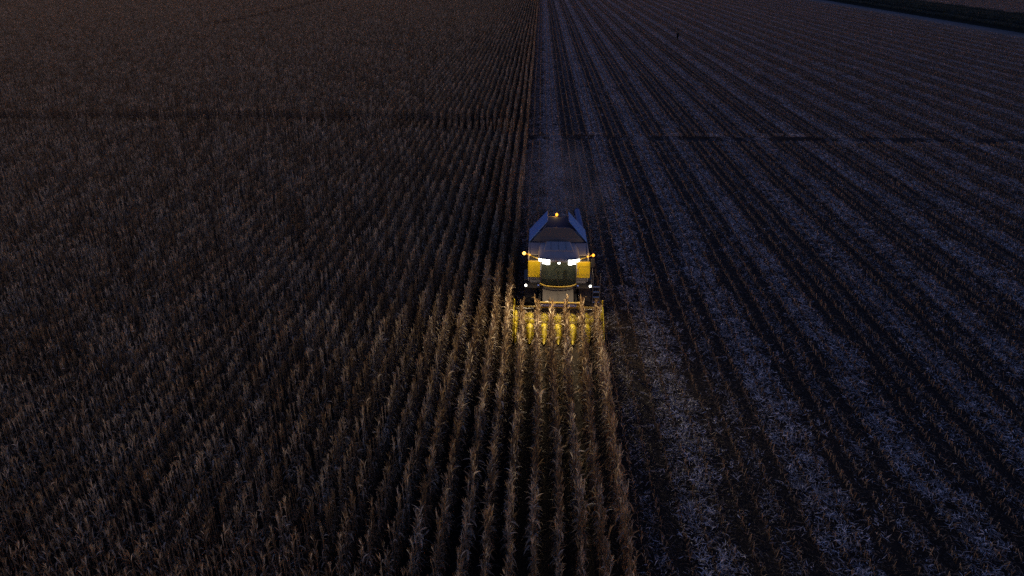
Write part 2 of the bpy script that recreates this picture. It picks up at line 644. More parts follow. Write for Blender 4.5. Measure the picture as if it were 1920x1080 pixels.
NEAR0, NEAR1 = 15.0, 17.1
first_row = 3            # row index of the outermost standing row right of the machine: x = CX + ROW*(i-0.5)
pts, rots, scls, idxs = [], [], [], []
rg = random.Random(5)
row_shift = {}
for r in range(first_row, -290, -1):
    x = CX + ROW * (r - .5)
    y_start = NEAR0 - 2.1
    if -x > .73 * NEAR1 + 5:
        y_start = max(y_start, (-x - 16) / .73)
        y_start = NEAR0 - 2.1 + math.ceil((y_start - (NEAR0 - 2.1)) / SEG) * SEG
    y_end = FRONT if x > CX - 3 * ROW else 368
    y = y_start
    while y + SEG / 2 < y_end:
        yc = y + SEG / 2
        y += SEG
        if NEAR0 - .01 < yc < NEAR1 and x > -17.2:
            continue
        if 78.2 < yc + .4 * math.sin(r * .3) < 82.0:
            continue
        if -88.0 < x < -83.2 and yc > 194:
            continue
        wob = .05 * math.sin(yc * .09 + r * 1.7) + .04 * math.sin(yc * .37 + r)
        sz = 1.0 + .05 * math.sin(yc * .05 + x * .08) + rg.uniform(-.06, .06)
        pts.append((x + wob, yc, 0))
        rots.append((0, 0, rg.choice((0, math.pi)) + rg.uniform(-.03, .03)))
        scls.append((rg.uniform(.72, .92) if x < -4 or yc > 40 else rg.uniform(1.1, 1.35), 1.0, sz))
        idxs.append(rg.randrange(len(corn_tiles)))
corn = scatter('standing_corn', corn_tiles, pts, rots, scls, idxs, 'dry brown standing corn in long rows filling the uncut field')
print('corn tiles', len(pts))

# the nearest plants of every row, one by one
ORD = ['first', 'second', 'third', 'fourth', 'fifth', 'sixth', 'seventh', 'eighth', 'ninth', 'tenth', 'eleventh', 'twelfth',
       'thirteenth', 'fourteenth', 'fifteenth', 'sixteenth', 'seventeenth', 'eighteenth', 'nineteenth', 'twentieth',
       'twenty-first', 'twenty-second', 'twenty-third', 'twenty-fourth', 'twenty-fifth', 'twenty-sixth', 'twenty-seventh']
rg = random.Random(99)
protos = []
for k in range(8):
    parts = []
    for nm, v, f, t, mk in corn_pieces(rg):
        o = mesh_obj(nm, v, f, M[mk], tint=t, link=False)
        parts.append((nm, o.data))
        bpy.data.objects.remove(o)
    protos.append(parts)
n_near = 0
for ri, r in enumerate(range(first_row, first_row - 26, -1)):
    x = CX + ROW * (r - .5)
    if x < -16.4:
        break
    for k in range(12):
        y = NEAR0 + (k + .5) * (NEAR1 - NEAR0) / 12
        if rg.random() < .05:
            continue
        e = empty('corn_plant', (x + rg.gauss(0, .03), y + rg.uniform(-.05, .05), -.02))
        e.rotation_euler = (0, 0, rg.uniform(0, 6.28))
        s = rg.uniform(.93, 1.07)
        e.scale = (.88, .88, s)
        n_ = ORD[ri]
        tag(e, 'dry corn plant at the near end of the %s standing row from the stubble' % n_, 'corn plant',
            'corn plants at the near end of the %s row' % n_)
        for nm, me in protos[rg.randrange(len(protos))]:
            c = bpy.data.objects.new(nm, me)
            c.parent = e
            col.objects.link(c)
        n_near += 1
print('near plants', n_near)


# ------------------------------------------------------------------ the harvested side: stubble and residue
PASS = 6 * ROW
TL = 3.0
rg = random.Random(31)


def litter_bit(v, f, t, x, y, rg, lo, hi, wlo, whi, zmax, tmu):
    L_ = rg.uniform(lo, hi)
    az = rg.uniform(0, 6.28)
    blade(v, f, t, (x, y, rg.uniform(.01, zmax)), az, L_, rg.uniform(wlo, whi), rg.uniform(-.1, .6), rg.uniform(-.6, .25),
          min(1, max(0, rg.gauss(tmu, .25))), seg=2, twist=rg.uniform(-1.2, 1.2), wob=.4, rg=rg)


residue_tiles, stump_tiles = [], []
for k in range(12):
    hv, hf, ht = [], [], []
    c0 = (.2, .42, .66, .92)[k // 3]

    def lane(x):      # residue slides off the stump rows into the lanes between them
        d = abs((x / ROW) % 1.0 - .5)
        return d > .17 or rg.random() < .3
    lv, lf, lt = [], [], []
    for c in range(62):          # husks lie in loose clumps
        cx_ = c0 + (rg.uniform(-.82, .82) if rg.random() < .9 else rg.gauss(0, 1.1))
        cy_ = rg.uniform(-TL / 2, TL / 2)
        sg = rg.uniform(.08, .22)
        tm = rg.gauss(.52, .28)
        for i in range(rg.randint(6, 28)):
            x = cx_ + rg.gauss(0, sg)
            if lane(x):
                litter_bit(hv, hf, ht, x, cy_ + rg.gauss(0, sg), rg, .05, .32, .013, .038, .12, tm)
    for c in range(16):          # thinner trail between the wheel marks
        cx_, cy_ = rg.gauss(-1.52 + (.0 if c0 < .6 else .2), .14), rg.uniform(-TL / 2, TL / 2)
        for i in range(rg.randint(6, 16)):
            litter_bit(hv, hf, ht, cx_ + rg.gauss(0, .12), cy_ + rg.gauss(0, .2), rg, .05, .28, .013, .036, .08, .4)
    for i in range(200):
        litter_bit(hv, hf, ht, c0 + rg.uniform(-.9, .9), rg.uniform(-TL / 2, TL / 2), rg, .05, .28, .013, .036, .06, .45)
    for i in range(40):
        litter_bit(hv, hf, ht, rg.uniform(-PASS / 2, PASS / 2), rg.uniform(-TL / 2, TL / 2), rg, .08, .34, .02, .045, .05, .35)
    for i in range(900):
        litter_bit(lv, lf, lt, rg.uniform(-PASS / 2, PASS / 2), rg.uniform(-TL / 2, TL / 2), rg, .05, .28, .013, .036, .05, .45)
    for i in range(26):      # broken stalk lengths
        x, y = rg.uniform(-PASS / 2, PASS / 2), rg.uniform(-TL / 2, TL / 2)
        az, ln = rg.uniform(0, 6.28), rg.uniform(.15, .5)
        z = rg.uniform(.02, .07)
        stick(lv, lf, lt, (x, y, z), (x + math.cos(az) * ln, y + math.sin(az) * ln, z + rg.uniform(-.01, .08)), .011, .009, rg.uniform(.4, 1), 4)
    residue_tiles.append(join_pieces('residue_piece_%02d' % k, [(hv, hf, ht, 'husk', (0, 0, 0), 0), (lv, lf, lt, 'litter', (0, 0, 0), 0)],
                                     ['husk', 'litter']))
    sv, sf, st = [], [], []
    for j in range(6):
        x = ROW * (j - 2.5)
        for i in range(17):
            y = (i + .5) * TL / 17 - TL / 2 + rg.uniform(-.05, .05)
            if rg.random() < .08:
                continue
            hx, hy, hh = rg.gauss(0, .05), rg.gauss(0, .07), rg.uniform(.12, .34)
            px = x + rg.gauss(0, .025)
            tt = rg.uniform(0, 1)
            stick(sv, sf, st, (px, y, -.02), (px + hx, y + hy, hh), .014, .012, tt, 4)
            for q in range(rg.randint(1, 3)):
                blade(sv, sf, st, (px, y, rg.uniform(.03, hh)), rg.uniform(0, 6.28), rg.uniform(.1, .28), rg.uniform(.02, .045),
                      rg.uniform(.3, 1.2), rg.uniform(-1.2, .2), rg.uniform(0, 1), seg=2, twist=rg.uniform(-1, 1), rg=rg)
    stump_tiles.append(join_pieces('stump_piece_%02d' % k, [(sv, sf, st, 'stump', (0, 0, 0), 0)], ['stump']))

rp, rr, rs_, ri_ = [], [], [], []
sp, sr, ss, si = [], [], [], []
rg = random.Random(77)
for p in range(0, 47):
    xc = CX + PASS * p
    if xc + PASS / 2 > 118.5 and xc - PASS / 2 < 155.5:
        continue
    # start of the pass: the current one begins behind the machine
    y0 = 36.6 if p == 0 else max(10.0, (xc - 30) / .73)
    if xc > 150:
        y0 = 225
    fam = (1, 2, 2, 1, 3)[p] if p < 5 else rg.randrange(4)
    dens = rg.uniform(.8, 1.15)
    y = y0 - TRENCH
    ys_ = []
    yy = y0
    while yy < 368:
        ys_.append(yy + TL / 2)
        yy += TL
    for yc in ys_:
        lo, hi = yc - TL / 2, yc + TL / 2
        sy, dz = 1.0, 0.0
        TC = TRENCH + .3 * math.sin(p * 2.3)
        TW = 1.15
        if hi > TC - TW and lo < TC + TW:
            a, b = lo, hi
            if TC - TW - lo > .5:
                b = TC - TW
            elif hi - TC - TW > .5:
                a = TC + TW
            else:
                continue
            sy = (b - a) / TL
            yc = (a + b) / 2
        wob = .05 * math.sin(yc * .05 + p * 2.1) + .02 * math.sin(yc * .23 + p)
        rp.append((xc + wob, yc, dz))
        rr.append((0, 0, 0))
        rs_.append((rg.uniform(.97, 1.03), sy, rg.uniform(.8, 1.3)))
        ri_.append(fam * 3 + rg.randrange(3) if rg.random() < .85 else rg.randrange(12))
        if p == 0:           # freshly spread, not yet settled
            rp.append((xc - .55 + wob, yc, .02))
            rr.append((0, 0, 0))
            rs_.append((1.0, sy, 1.0))
            ri_.append(rg.randrange(12))
        sp.append((xc + .04 * math.sin(yc * .09 + p), yc, 0))
        sr.append((0, 0, rg.choice((0, math.pi))))
        ss.append((1, sy, rg.uniform(.85, 1.2)))
        si.append(rg.randrange(len(stump_tiles)))
for p in range(0, 24):     # swaths that slump across the wheel rut
    xc = CX + PASS * p
    for q in (0, 1) if rg.random() < .3 else (1,):
        if q == 0 or rg.random() < .85:
            rp.append((xc + rg.uniform(-.3, .3) + .2 + ((0, .17, .28, 0, .6)[p] if p < 5 else 0), TRENCH + .3 * math.sin(p * 2.3) + rg.uniform(-.2, .2), -.02 - .05 * q))
            rr.append((0, 0, rg.uniform(-.1, .1)))
            rs_.append((rg.uniform(.55, .8) if q else rg.uniform(.85, 1.0), .8, 1.0))
            ri_.append(rg.randrange(len(residue_tiles)))
scatter('crop_residue', residue_tiles, rp, rr, rs_, ri_, 'pale husks and chopped leaves lying in swaths over the harvested field')
scatter('corn_stubble', stump_tiles, sp, sr, ss, si, 'short cut corn stumps standing in rows across the harvested field')

# rank grass on the ditch bank
rg = random.Random(12)
gt = []
for k in range(5):
    v, f, t = [], [], []
    for i in range(420):
        x, y = rg.uniform(-1.6, 1.6), rg.uniform(-1.6, 1.6)
        blade(v, f, t, (x, y, -.05), rg.uniform(0, 6.28), rg.uniform(.4, 1.1), rg.uniform(.03, .07), rg.uniform(.9, 1.5), rg.uniform(-.6, .9),
              rg.random(), seg=2, rg=rg)
    gt.append(join_pieces('grass_piece_%02d' % k, [(v, f, t, 'grass', (0, 0, 0), 0)], ['grass']))
gp, gr_, gs, gi_ = [], [], [], []
for i in range(10):
    for j in range(70):
        x = 126.3 + i * 3.0 + rg.uniform(-.3, .3)
        y = 165 + j * 3.0 + rg.uniform(-.3, .3)
        zz = 0
        for a in range(nd - 1):
            if dprof[a][0] <= x <= dprof[a + 1][0]:
                q = (x - dprof[a][0]) / (dprof[a + 1][0] - dprof[a][0])
                zz = dprof[a][1] * (1 - q) + dprof[a + 1][1] * q + .75
        gp.append((x, y, zz - .05))
        gr_.append((0, 0, rg.uniform(0, 6.28)))
        s = rg.uniform(.7, 1.3)
        gs.append((1, 1, s))
        gi_.append(rg.randrange(5))
scatter('rank_grass', gt, gp, gr_, gs, gi_, 'dark rank grass covering the ditch bank')

# a lone dark weed left standing in the stubble far away
weed = empty('weed_clump', (32.57, 180.0, 0))
tag(weed, 'small lone blackish weed standing upright in the distant stubble', 'weed')
v, f, t = [], [], []
for k in range(5):
    a = k * 1.26
    stick(v, f, t, (0.05 * math.cos(a), .05 * math.sin(a), -.05), (.16 * math.cos(a), .16 * math.sin(a), 1.0 + .1 * k), .025, .012, .5, 4)
mesh_obj('stem', v, f, M['weed'], weed, tint=t)
v, f, t = [], [], []
for k in range(420):
    z = rg.uniform(.3, 1.55)
    a = rg.uniform(0, 6.28)
    q = rg.uniform(0, .3) * (1 if z > .9 else .6)
    blade(v, f, t, (q * math.cos(a), q * math.sin(a), z), rg.uniform(0, 6.28), rg.uniform(.16, .34), .13, rg.uniform(-.2, 1.2), rg.uniform(-1, .4), rg.random(), seg=2, rg=rg)
mesh_obj('foliage', v, f, M['weed'], weed, tint=t)

# ------------------------------------------------------------------ the combine harvester (local: x right, -y front, z up)
OX, OY = CX, 37.0
combine = empty('combine_harvester', (OX, OY, 0))
tag(combine, 'yellow combine harvester with lit work lights and blue grain tank flaps cutting the corn', 'combine harvester')


def part(name, mb, mat, parent=combine, bevel=0.0, smooth=False):
    return mb.build(name, M[mat], parent, bevel, smooth)


# --- corn header
HY = -4.35                                   # snout tips
hdr = part('corn_header', MB().prism_x([(-2.30, .30), (-2.30, 1.22), (-2.42, 1.22), (-2.46, .62), (-2.62, .34), (-2.95, .30)], -2.36, 2.36), 'black', bevel=.01)
part('cross_beam', MB().tube([(-2.38, -2.34, 1.30), (2.38, -2.34, 1.30)], .055, 10), 'old_yellow', hdr, smooth=True)
fr = MB().box(-1.16, 1.16, -2.40, -2.26, 1.52, 1.60).box(-1.16, 1.16, -2.40, -2.26, 1.30, 1.36)
fr.box(-1.18, -1.06, -2.42, -2.25, .9, 1.61).box(1.06, 1.18, -2.42, -2.25, .9, 1.61)
part('guard_frame', fr, 'old_yellow', hdr, .012)
# printed plates on the guard frame: blue ground with pale lettering too small to read
for x0, x1 in ((-.98, -.36), (-.30, .30), (.42, .98)):
    pl_ = part('decal_plate', MB().box(x0, x1, -2.415, -2.395, 1.375, 1.51), 'decal_blue', hdr)
    mk = MB()
    x = x0 + .05
    while x < x1 - .06:
        w = rg.uniform(.03, .06)
        mk.box(x, x + w, -2.4215, -2.4155, 1.405 + rg.uniform(0, .015), 1.48)
        x += w + rg.uniform(.018, .035)
    pm = part('lettering', mk, 'decal_white', hdr)
part('cross_auger', MB().tube([(-2.3, -2.72, .68), (2.3, -2.72, .68)], .13, 14), 'steel', hdr, smooth=True)
fl = MB()
N_ = 150
for i in range(N_):
    for sgn in (-1, 1):
        a0, a1 = i / N_, (i + 1) / N_
        q = []
        for a, r in ((a0, .12), (a1, .12), (a1, .25), (a0, .25)):
            th = a * 2 * math.pi * 5
            q.append((sgn * (.25 + a * 2.0), -2.72 + math.cos(th) * r, .68 + math.sin(th) * r))
        fl.add(q, [(0, 1, 2, 3)])
part('auger_flighting', fl, 'steel', hdr)


def snout(xc, w, ztop, end=0):
    """pointed gathering cone in two pieces: the hinged point and the hood behind it"""
    secs_point = [(-4.35, .03, .10, .12), (-4.15, .16, .30, .06), (-3.85, .28, .50, .06), (-3.55, .37, .67, .10), (-3.28, .42, .79, .14)]
    secs_hood = [(-3.25, .41, .79, .16), (-3.0, .48, .92, .22), (-2.8, .52, 1.0, .3), (-2.52, .53, 1.06, .4)]
    res = []
    for nm, secs in (('snout', secs_point), ('hood', secs_hood)):
        vs_, fs_ = [], []
        K = 9
        for (y, ww, zt, zb) in secs:
            ww *= w / .42
            zt *= ztop
            for k in range(K):
                th = math.pi * k / (K - 1)
                vs_.append((xc - math.cos(th) * ww / 2, y, zb + (zt - zb) * (math.sin(th) ** .75)))
        for i in range(len(secs) - 1):
            for k in range(K - 1):
                a = i * K + k
                fs_.append((a, a + 1, a + K + 1, a + K))
            fs_.append((i * K + K - 1, i * K, (i + 1) * K, (i + 1) * K + K - 1))
        fs_.append(tuple(range(K)))
        fs_.append(tuple(reversed(range((len(secs) - 1) * K, len(secs) * K))))
        m = MB().add(vs_, fs_)
        res.append(part(nm, m, 'header_yellow', hdr, 0, True))
    return res


for k in range(-2, 3):
    snout(k * ROW, .55, 1.0)
for s in (-1, 1):
    snout(s * 2.30, .26, 1.12)
    x0, x1 = (2.40, 2.445) if s > 0 else (-2.445, -2.40)
    part('end_shield', MB().prism_x([(-4.25, .12), (-3.6, .75), (-2.9, 1.18), (-2.3, 1.38), (-2.22, 1.36), (-2.22, .28), (-3.2, .16)], x0, x1), 'header_yellow', hdr, .01)
    part('end_post', MB().tube([(s * 2.40, -2.28, 1.2), (s * 2.40, -2.28, 1.72)], .035, 8), 'header_yellow', hdr)
for k in range(6):
    x = (k - 2.5) * ROW
    part('deck_plate', MB().hexa([(x - .17, -3.0, .72), (x + .17, -3.0, .72), (x + .17, -2.56, .90), (x - .17, -2.56, .90),
                                  (x - .17, -3.0, .75), (x + .17, -3.0, .75), (x + .17, -2.56, .93), (x - .17, -2.56, .93)]), 'header_yellow', hdr, .008)
    part('row_unit', MB().hexa([(x - .15, -3.6, .18), (x + .15, -3.6, .18), (x + .15, -2.65, .34), (x - .15, -2.65, .34),
                                (x - .15, -3.6, .26), (x + .15, -3.6, .26), (x + .15, -2.65, .46), (x - .15, -2.65, .46)]), 'black', hdr, .01)

v, f, t = [], [], []
for k in range(1100):      # torn leaves lying over the header deck
    x, y = rg.uniform(-2.3, 2.3), -2.40 - abs(rg.gauss(0, .62))
    z = max(.1, 1.0 + min(0, (y + 2.9)) * .62) + rg.uniform(-.12, .10)
    litter_bit(v, f, t, x, y, rg, .06, .32, .015, .045, .02, .5)
    for q in range(len(v) - 6, len(v)):
        v[q] = (v[q][0], v[q][1], v[q][2] + z)
tr_ = mesh_obj('leaf_trash', v, f, M['corn'], hdr, tint=t)
tr_['kind'] = 'stuff'

# --- feeder house and front axle
fh = part('feeder_house', MB().prism_x([(-2.26, .42), (-2.26, 1.22), (-.75, 1.98), (.1, 1.98), (.1, 1.1), (-.9, .95)], -.86, .86), 'dusty', bevel=.02)
for x in (-.55, 0, .55):
    part('rib', MB().hexa([(x - .03, -2.2, 1.255), (x + .03, -2.2, 1.255), (x + .03, -.8, 1.96), (x - .03, -.8, 1.96),
                           (x - .03, -2.2, 1.29), (x + .03, -2.2, 1.29), (x + .03, -.8, 1.995), (x - .03, -.8, 1.995)]), 'dusty', fh)
part('axle', MB().box(-1.35, 1.35, -.15, .35, .72, 1.08), 'grey', bevel=.03)


def wheel(xc, yc, r, w, lug=20):
    wh = empty('wheel', (xc, yc, r - .02), combine)
    # tyre: a lathed carcass plus chevron lugs, one mesh
    prof_ = [(-w * .38, r * .56), (-w * .5, r * .66), (-w * .52, r * .82), (-w * .44, r * .93), (0, r * .955), (w * .44, r * .93), (w * .52, r * .82),
             (w * .5, r * .66), (w * .38, r * .56)]
    seg = 40
    vs_, fs_ = [], []
    for k in range(seg):
        th = 2 * math.pi * k / seg
        for (x, rr_) in prof_:
            vs_.append((x, math.cos(th) * rr_, math.sin(th) * rr_))
    P = len(prof_)
    for k in range(seg):
        for j in range(P - 1):
            a, b = k * P + j, ((k + 1) % seg) * P + j
            fs_.append((a, a + 1, b + 1, b))
    m = MB().add(vs_, fs_)
    for k in range(lug):
        for s in (-1, 1):
            t0 = 2 * math.pi * (k + (.5 if s > 0 else 0)) / lug
            q = []
            for (x, dt_) in ((0.02 * s, .0), (s * w * .5, .16)):
                for (dd, rr_) in ((0, .93), (0, 1.0), (.075, 1.0), (.075, .93)):
                    if abs(x) > .1:
                        rr_ -= .03
                    th = t0 + dt_ + dd
                    q.append((x, math.cos(th) * rr_ * r, math.sin(th) * rr_ * r))
            m.add(q, [(0, 1, 2, 3), (7, 6, 5, 4), (0, 4, 5, 1), (1, 5, 6, 2), (2, 6, 7, 3), (3, 7, 4, 0)])
    m.build('tyre', M['rubber'], wh, 0, False)
    rim = MB()
    for s in (-1, 1):
        x = s * w * .30
        ring = []
        vs_, fs_ = [], []
        for k in range(28):
            th = 2 * math.pi * k / 28
            for (xx, rr_) in ((x + s * .07, r * .57), (x + s * .05, r * .50), (x - s * .02, r * .44), (x - s * .02, r * .16), (x + s * .05, r * .14), (x + s * .05, .001)):
                vs_.append((xx, math.cos(th) * rr_, math.sin(th) * rr_))
        for k in range(28):
            for j in range(5):
                a, b = k * 6 + j, ((k + 1) % 28) * 6 + j
                fs_.append((a, a + 1, b + 1, b))
        rim.add(vs_, fs_)
    rim.build('rim', M['header_yellow'], wh, 0, True)
    return wh


for s in (-1, 1):
    wheel(s * 1.52, .15, .96, .72)
    wheel(s * 1.35, 4.9, .62, .46, 18)
part('axle', MB().box(-1.2, 1.2, 4.75, 5.05, .5, .75), 'grey', bevel=.03)

# --- main body
part('chassis', MB().prism_x([(-.2, 1.05), (5.6, .85), (6.9, 1.25), (6.9, 1.6), (-.2, 1.6)], -1.05, 1.05), 'grey', bevel=.02)
part('body_shell', MB().prism_x([(-.30, 1.6), (-.30, 2.05), (-.22, 3.42), (1.35, 3.5), (3.7, 3.5), (4.0, 2.75), (6.4, 2.6), (7.1, 2.2), (7.1, 1.6)], -1.60, 1.60), 'pale', bevel=.03)
for s in (-1, 1):
    xo = s * 1.605
    x0, x1 = sorted((xo, xo + s * .05))
    sp_ = part('body_panel', MB().prism_x([(.25, 1.75), (.25, 3.1), (3.2, 3.2), (3.2, 1.75)], x0, x1), 'yellow', bevel=.02)
    part('body_panel', MB().prism_x([(3.27, 1.7), (3.27, 3.2), (3.7, 3.2), (4.05, 2.7), (6.3, 2.55), (6.9, 2.1), (6.9, 1.7)], x0, x1), 'yellow', bevel=.02)
    x0, x1 = sorted((xo + s * .052, xo + s * .075))
    for q in range(7):
        part('louvre', MB().box(x0, x1, 3.7, 5.2, 1.8 + q * .1, 1.85 + q * .1), 'black')
    # pale corner pillars that edge the front of the body
    x0, x1 = sorted((s * 1.625, s * 1.70))
    part('corner_pillar', MB().prism_x([(-.36, 1.95), (-.36, 3.3), (-.20, 3.62), (1.25, 3.66), (1.25, 3.5), (-.12, 3.42), (-.28, 3.2), (-.28, 1.95)], x0, x1), 'pale', bevel=.01)
    # dark recess above the panel and pale sloped shoulder behind it
    x0, x1 = sorted((s * 1.02, s * 1.62))
    part('intake_grille', MB().box(x0, x1, -.335, -.255, 3.24, 3.47), 'black', bevel=.01)
    gr2 = MB().hexa([(x0, -.22, 3.48), (x1, -.22, 3.48), (x1, 1.28, 3.58), (x0, 1.28, 3.58),
                     (x0, -.22, 3.52), (x1, -.22, 3.52), (x1, 1.28, 3.64), (x0, 1.28, 3.64)])
    part('shoulder_plate', gr2, 'roof', bevel=.01)
pnl = part('body_panel', MB().box(-1.70, -1.00, -.42, -.345, 2.20, 3.22), 'yellow', bevel=.035)
pnl2 = part('body_panel', MB().box(1.00, 1.79, -.42, -.345, 2.20, 3.20), 'yellow', bevel=.035)
part('door_seam', MB().tube([(1.13, -.424, 2.24), (1.13, -.424, 2.80), (1.16, -.424, 2.86), (1.22, -.424, 2.89), (1.77, -.424, 2.89)], .011, 6)
     .tube([(1.13, -.424, 2.40), (1.77, -.424, 2.40)], .009, 6), 'black', pnl2)

# --- grain tank with its folding flaps raised to a hopper
tk = MB()
TY0, TY1, TZ = 1.34, 3.75, 3.60
for quad in (([(-1.66, TY0, 3.3), (1.66, TY0, 3.3), (1.66, TY0, TZ), (-1.66, TY0, TZ)]), ([(1.66, TY1, 3.3), (-1.66, TY1, 3.3), (-1.66, TY1, TZ), (1.66, TY1, TZ)]),
             ([(-1.66, TY1, 3.3), (-1.66, TY0, 3.3), (-1.66, TY0, TZ), (-1.66, TY1, TZ)]), ([(1.66, TY0, 3.3), (1.66, TY1, 3.3), (1.66, TY1, TZ), (1.66, TY0, TZ)])):
    tk.slab(quad, .04)
tk.box(-1.6, 1.6, TY0 + .05, TY1 - .05, 3.505, 3.53)
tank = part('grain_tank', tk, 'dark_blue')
ff = MB().slab([(-1.50, 1.47, 3.64), (1.50, 1.47, 3.64), (1.36, 1.60, 3.78), (-1.36, 1.60, 3.78)], .02)
ff.slab([(-1.36, 1.605, 3.785), (1.36, 1.605, 3.785), (.86, 2.05, 4.17), (.64, 2.12, 4.25), (-.64, 2.12, 4.25), (-.86, 2.05, 4.17)], .02)
part('tank_flap', ff, 'tank', tank)
part('flap_trim', MB().tube([(-.86, 2.045, 4.18), (-.64, 2.115, 4.262), (.64, 2.115, 4.262), (.86, 2.045, 4.18)], .014, 6)
     .tube([(-1.36, 1.60, 3.785), (1.36, 1.60, 3.785)], .018, 6), 'steel', tank)
part('tank_flap', MB().slab([(-1.66, 1.42, 3.64), (-.60, 2.55, 4.52), (-.60, 4.0, 4.64), (-1.66, 3.35, 3.66)], .025), 'blue', tank)
part('tank_flap', MB().slab([(1.66, 1.42, 3.64), (1.66, 3.35, 3.66), (.66, 4.0, 4.58), (.66, 2.62, 4.46)], .025), 'blue', tank)
part('flap_edge', MB().tube([(-.60, 2.55, 4.53), (-.60, 4.0, 4.65)], .022, 6), 'pale', tank)
part('flap_edge', MB().tube([(.66, 2.62, 4.47), (.66, 4.0, 4.59)], .016, 6), 'blue', tank)
part('flap_edge', MB().tube([(-1.50, 1.42, 3.66), (-.70, 2.28, 4.33)], .012, 6), 'steel', tank)
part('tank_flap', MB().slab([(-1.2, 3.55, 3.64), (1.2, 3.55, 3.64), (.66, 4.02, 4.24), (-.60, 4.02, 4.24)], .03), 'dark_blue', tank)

# --- beacon on its bar behind the tank
bm_ = part('beacon', MB().ball((-.04, 4.13, 4.36), .085, sz=1.2), 'lamp_amber', smooth=True)
part('beacon_arm', MB().tube([(-.62, 4.10, 4.24), (-.10, 4.13, 4.24), (-.04, 4.13, 4.30)], .022, 8), 'pale', bm_)

# --- unloading auger folded back along the right side
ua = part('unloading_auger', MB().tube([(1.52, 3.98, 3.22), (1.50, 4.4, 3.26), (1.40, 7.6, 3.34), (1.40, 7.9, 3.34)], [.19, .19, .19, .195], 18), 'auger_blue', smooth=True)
part('spout', MB().tube([(1.40, 7.80, 3.36), (1.40, 8.0, 3.32), (1.40, 8.1, 3.2), (1.40, 8.12, 3.0)], [.205, .21, .20, .18], 16), 'black', ua, smooth=True)
part('elbow', MB().tube([(1.50, 4.3, 3.25), (1.52, 4.05, 3.2), (1.53, 3.95, 3.05), (1.53, 3.93, 2.6)], [.20, .21, .20, .19], 16), 'auger_blue', ua, smooth=True)

# --- engine deck handrail, left rear
part('deck_rail', MB().tube([(-1.5, 4.2, 2.7), (-1.5, 4.2, 4.25), (-1.45, 4.2, 4.33), (-.75, 4.2, 4.36), (-.70, 4.2, 4.3), (-.70, 4.2, 2.7)], .02, 6)
     .tube([(-1.5, 4.2, 3.9), (-1.5, 6.0, 3.7)], .02, 6).tube([(-1.5, 6.0, 2.55), (-1.5, 6.0, 3.7)], .02, 6), 'black')

# --- cab
cab = empty('cab', (0, 0, 0), combine)
part('cab_base', MB().prism_x([(-.98, 1.98), (-1.02, 2.06), (.5, 2.06), (.5, 1.98)], -.99, .99), 'black', cab, .02)
WS = []           # windscreen: curved in plan, leaning slightly
K = 11
for j in range(4):
    s = j / 3
    z = 2.10 + s * 1.42
    yo = -1.02 - .10 * math.sin(s * math.pi * .6)
    for k in range(K):
        u = k / (K - 1) * 2 - 1
        bulge = .20 * (1 - abs(u) ** 2.4)
        WS.append((u * .97, yo - bulge + .06, z))
wf = [(j * K + k, j * K + k + 1, (j + 1) * K + k + 1, (j + 1) * K + k) for j in range(3) for k in range(K - 1)]
o = mesh_obj('windshield', WS, wf, M['glass'], cab, smooth=True)
for s in (-1, 1):
    x = s * .985
    part('cab_window', MB().box(x - .006, x + .006, -.94, .45, 2.10, 3.52), 'glass', cab)
    part('cab_post', MB().tube([(s * .975, -.98, 2.05), (s * .985, -1.03, 2.8), (s * .975, -1.03, 3.55)], .035, 8), 'grey', cab, smooth=True)
    part('cab_post', MB().box(s * .99 - .04, s * .99 + .04, .45, .55, 2.06, 3.55), 'black', cab, .01)
part('cab_wall', MB().box(-.95, .95, .5, .55, 2.06, 3.55), 'black', cab)
# yellow curved sill under the windscreen
sill = []
for k in range(15):
    u = k / 14 * 2 - 1
    sill.append((u * 1.02, -1.03 - .22 * (1 - abs(u) ** 2.4), 2.02 + .10 * abs(u) ** 6))
part('cab_sill', MB().tube(sill, .042, 10), 'old_yellow', cab, smooth=True)
st = part('seat', MB().box(-.26, .26, -.15, .35, 2.35, 2.5).hexa([(-.25, .28, 2.5), (.25, .28, 2.5), (.25, .42, 2.5), (-.25, .42, 2.5),
                                                                (-.22, .36, 3.1), (.22, .36, 3.1), (.22, .48, 3.1), (-.22, .48, 3.1)])
          .box(-.12, .12, -.0, .2, 2.06, 2.35), 'seat', cab, .04)
stw = [(.19 * math.cos(a * math.pi / 8), -.55 + .1 * math.sin(a * math.pi / 8), 2.72 + .15 * math.sin(a * math.pi / 8)) for a in range(17)]
part('steering_wheel', MB().tube(stw, .015, 6, caps=False).tube([(0, -.55, 2.72), (0, -.75, 2.06)], .03, 8), 'black', cab)
part('console', MB().box(.34, .5, -.4, .3, 2.06, 2.62), 'black', cab, .03)

part('wiper', MB().tube([(.05, -1.30, 2.12), (-.18, -1.325, 2.75)], .012, 6), 'black', cab)
part('grab_handle', MB().tube([(1.05, -.98, 2.2), (1.09, -1.02, 2.3), (1.09, -1.04, 2.9), (1.03, -1.02, 3.0)], .015, 6), 'grey', cab)
for s in (-1, 1):      # hydraulic lines down to the header
    for q in range(3):
        x = s * (.92 + .05 * q)
        part('hose', MB().tube([(x, -.6, 1.5), (x + s * .05, -1.2, 1.25 - .05 * q), (x + s * .1, -1.9, 1.15), (x, -2.24, 1.05)], .018, 6), 'black', fh)

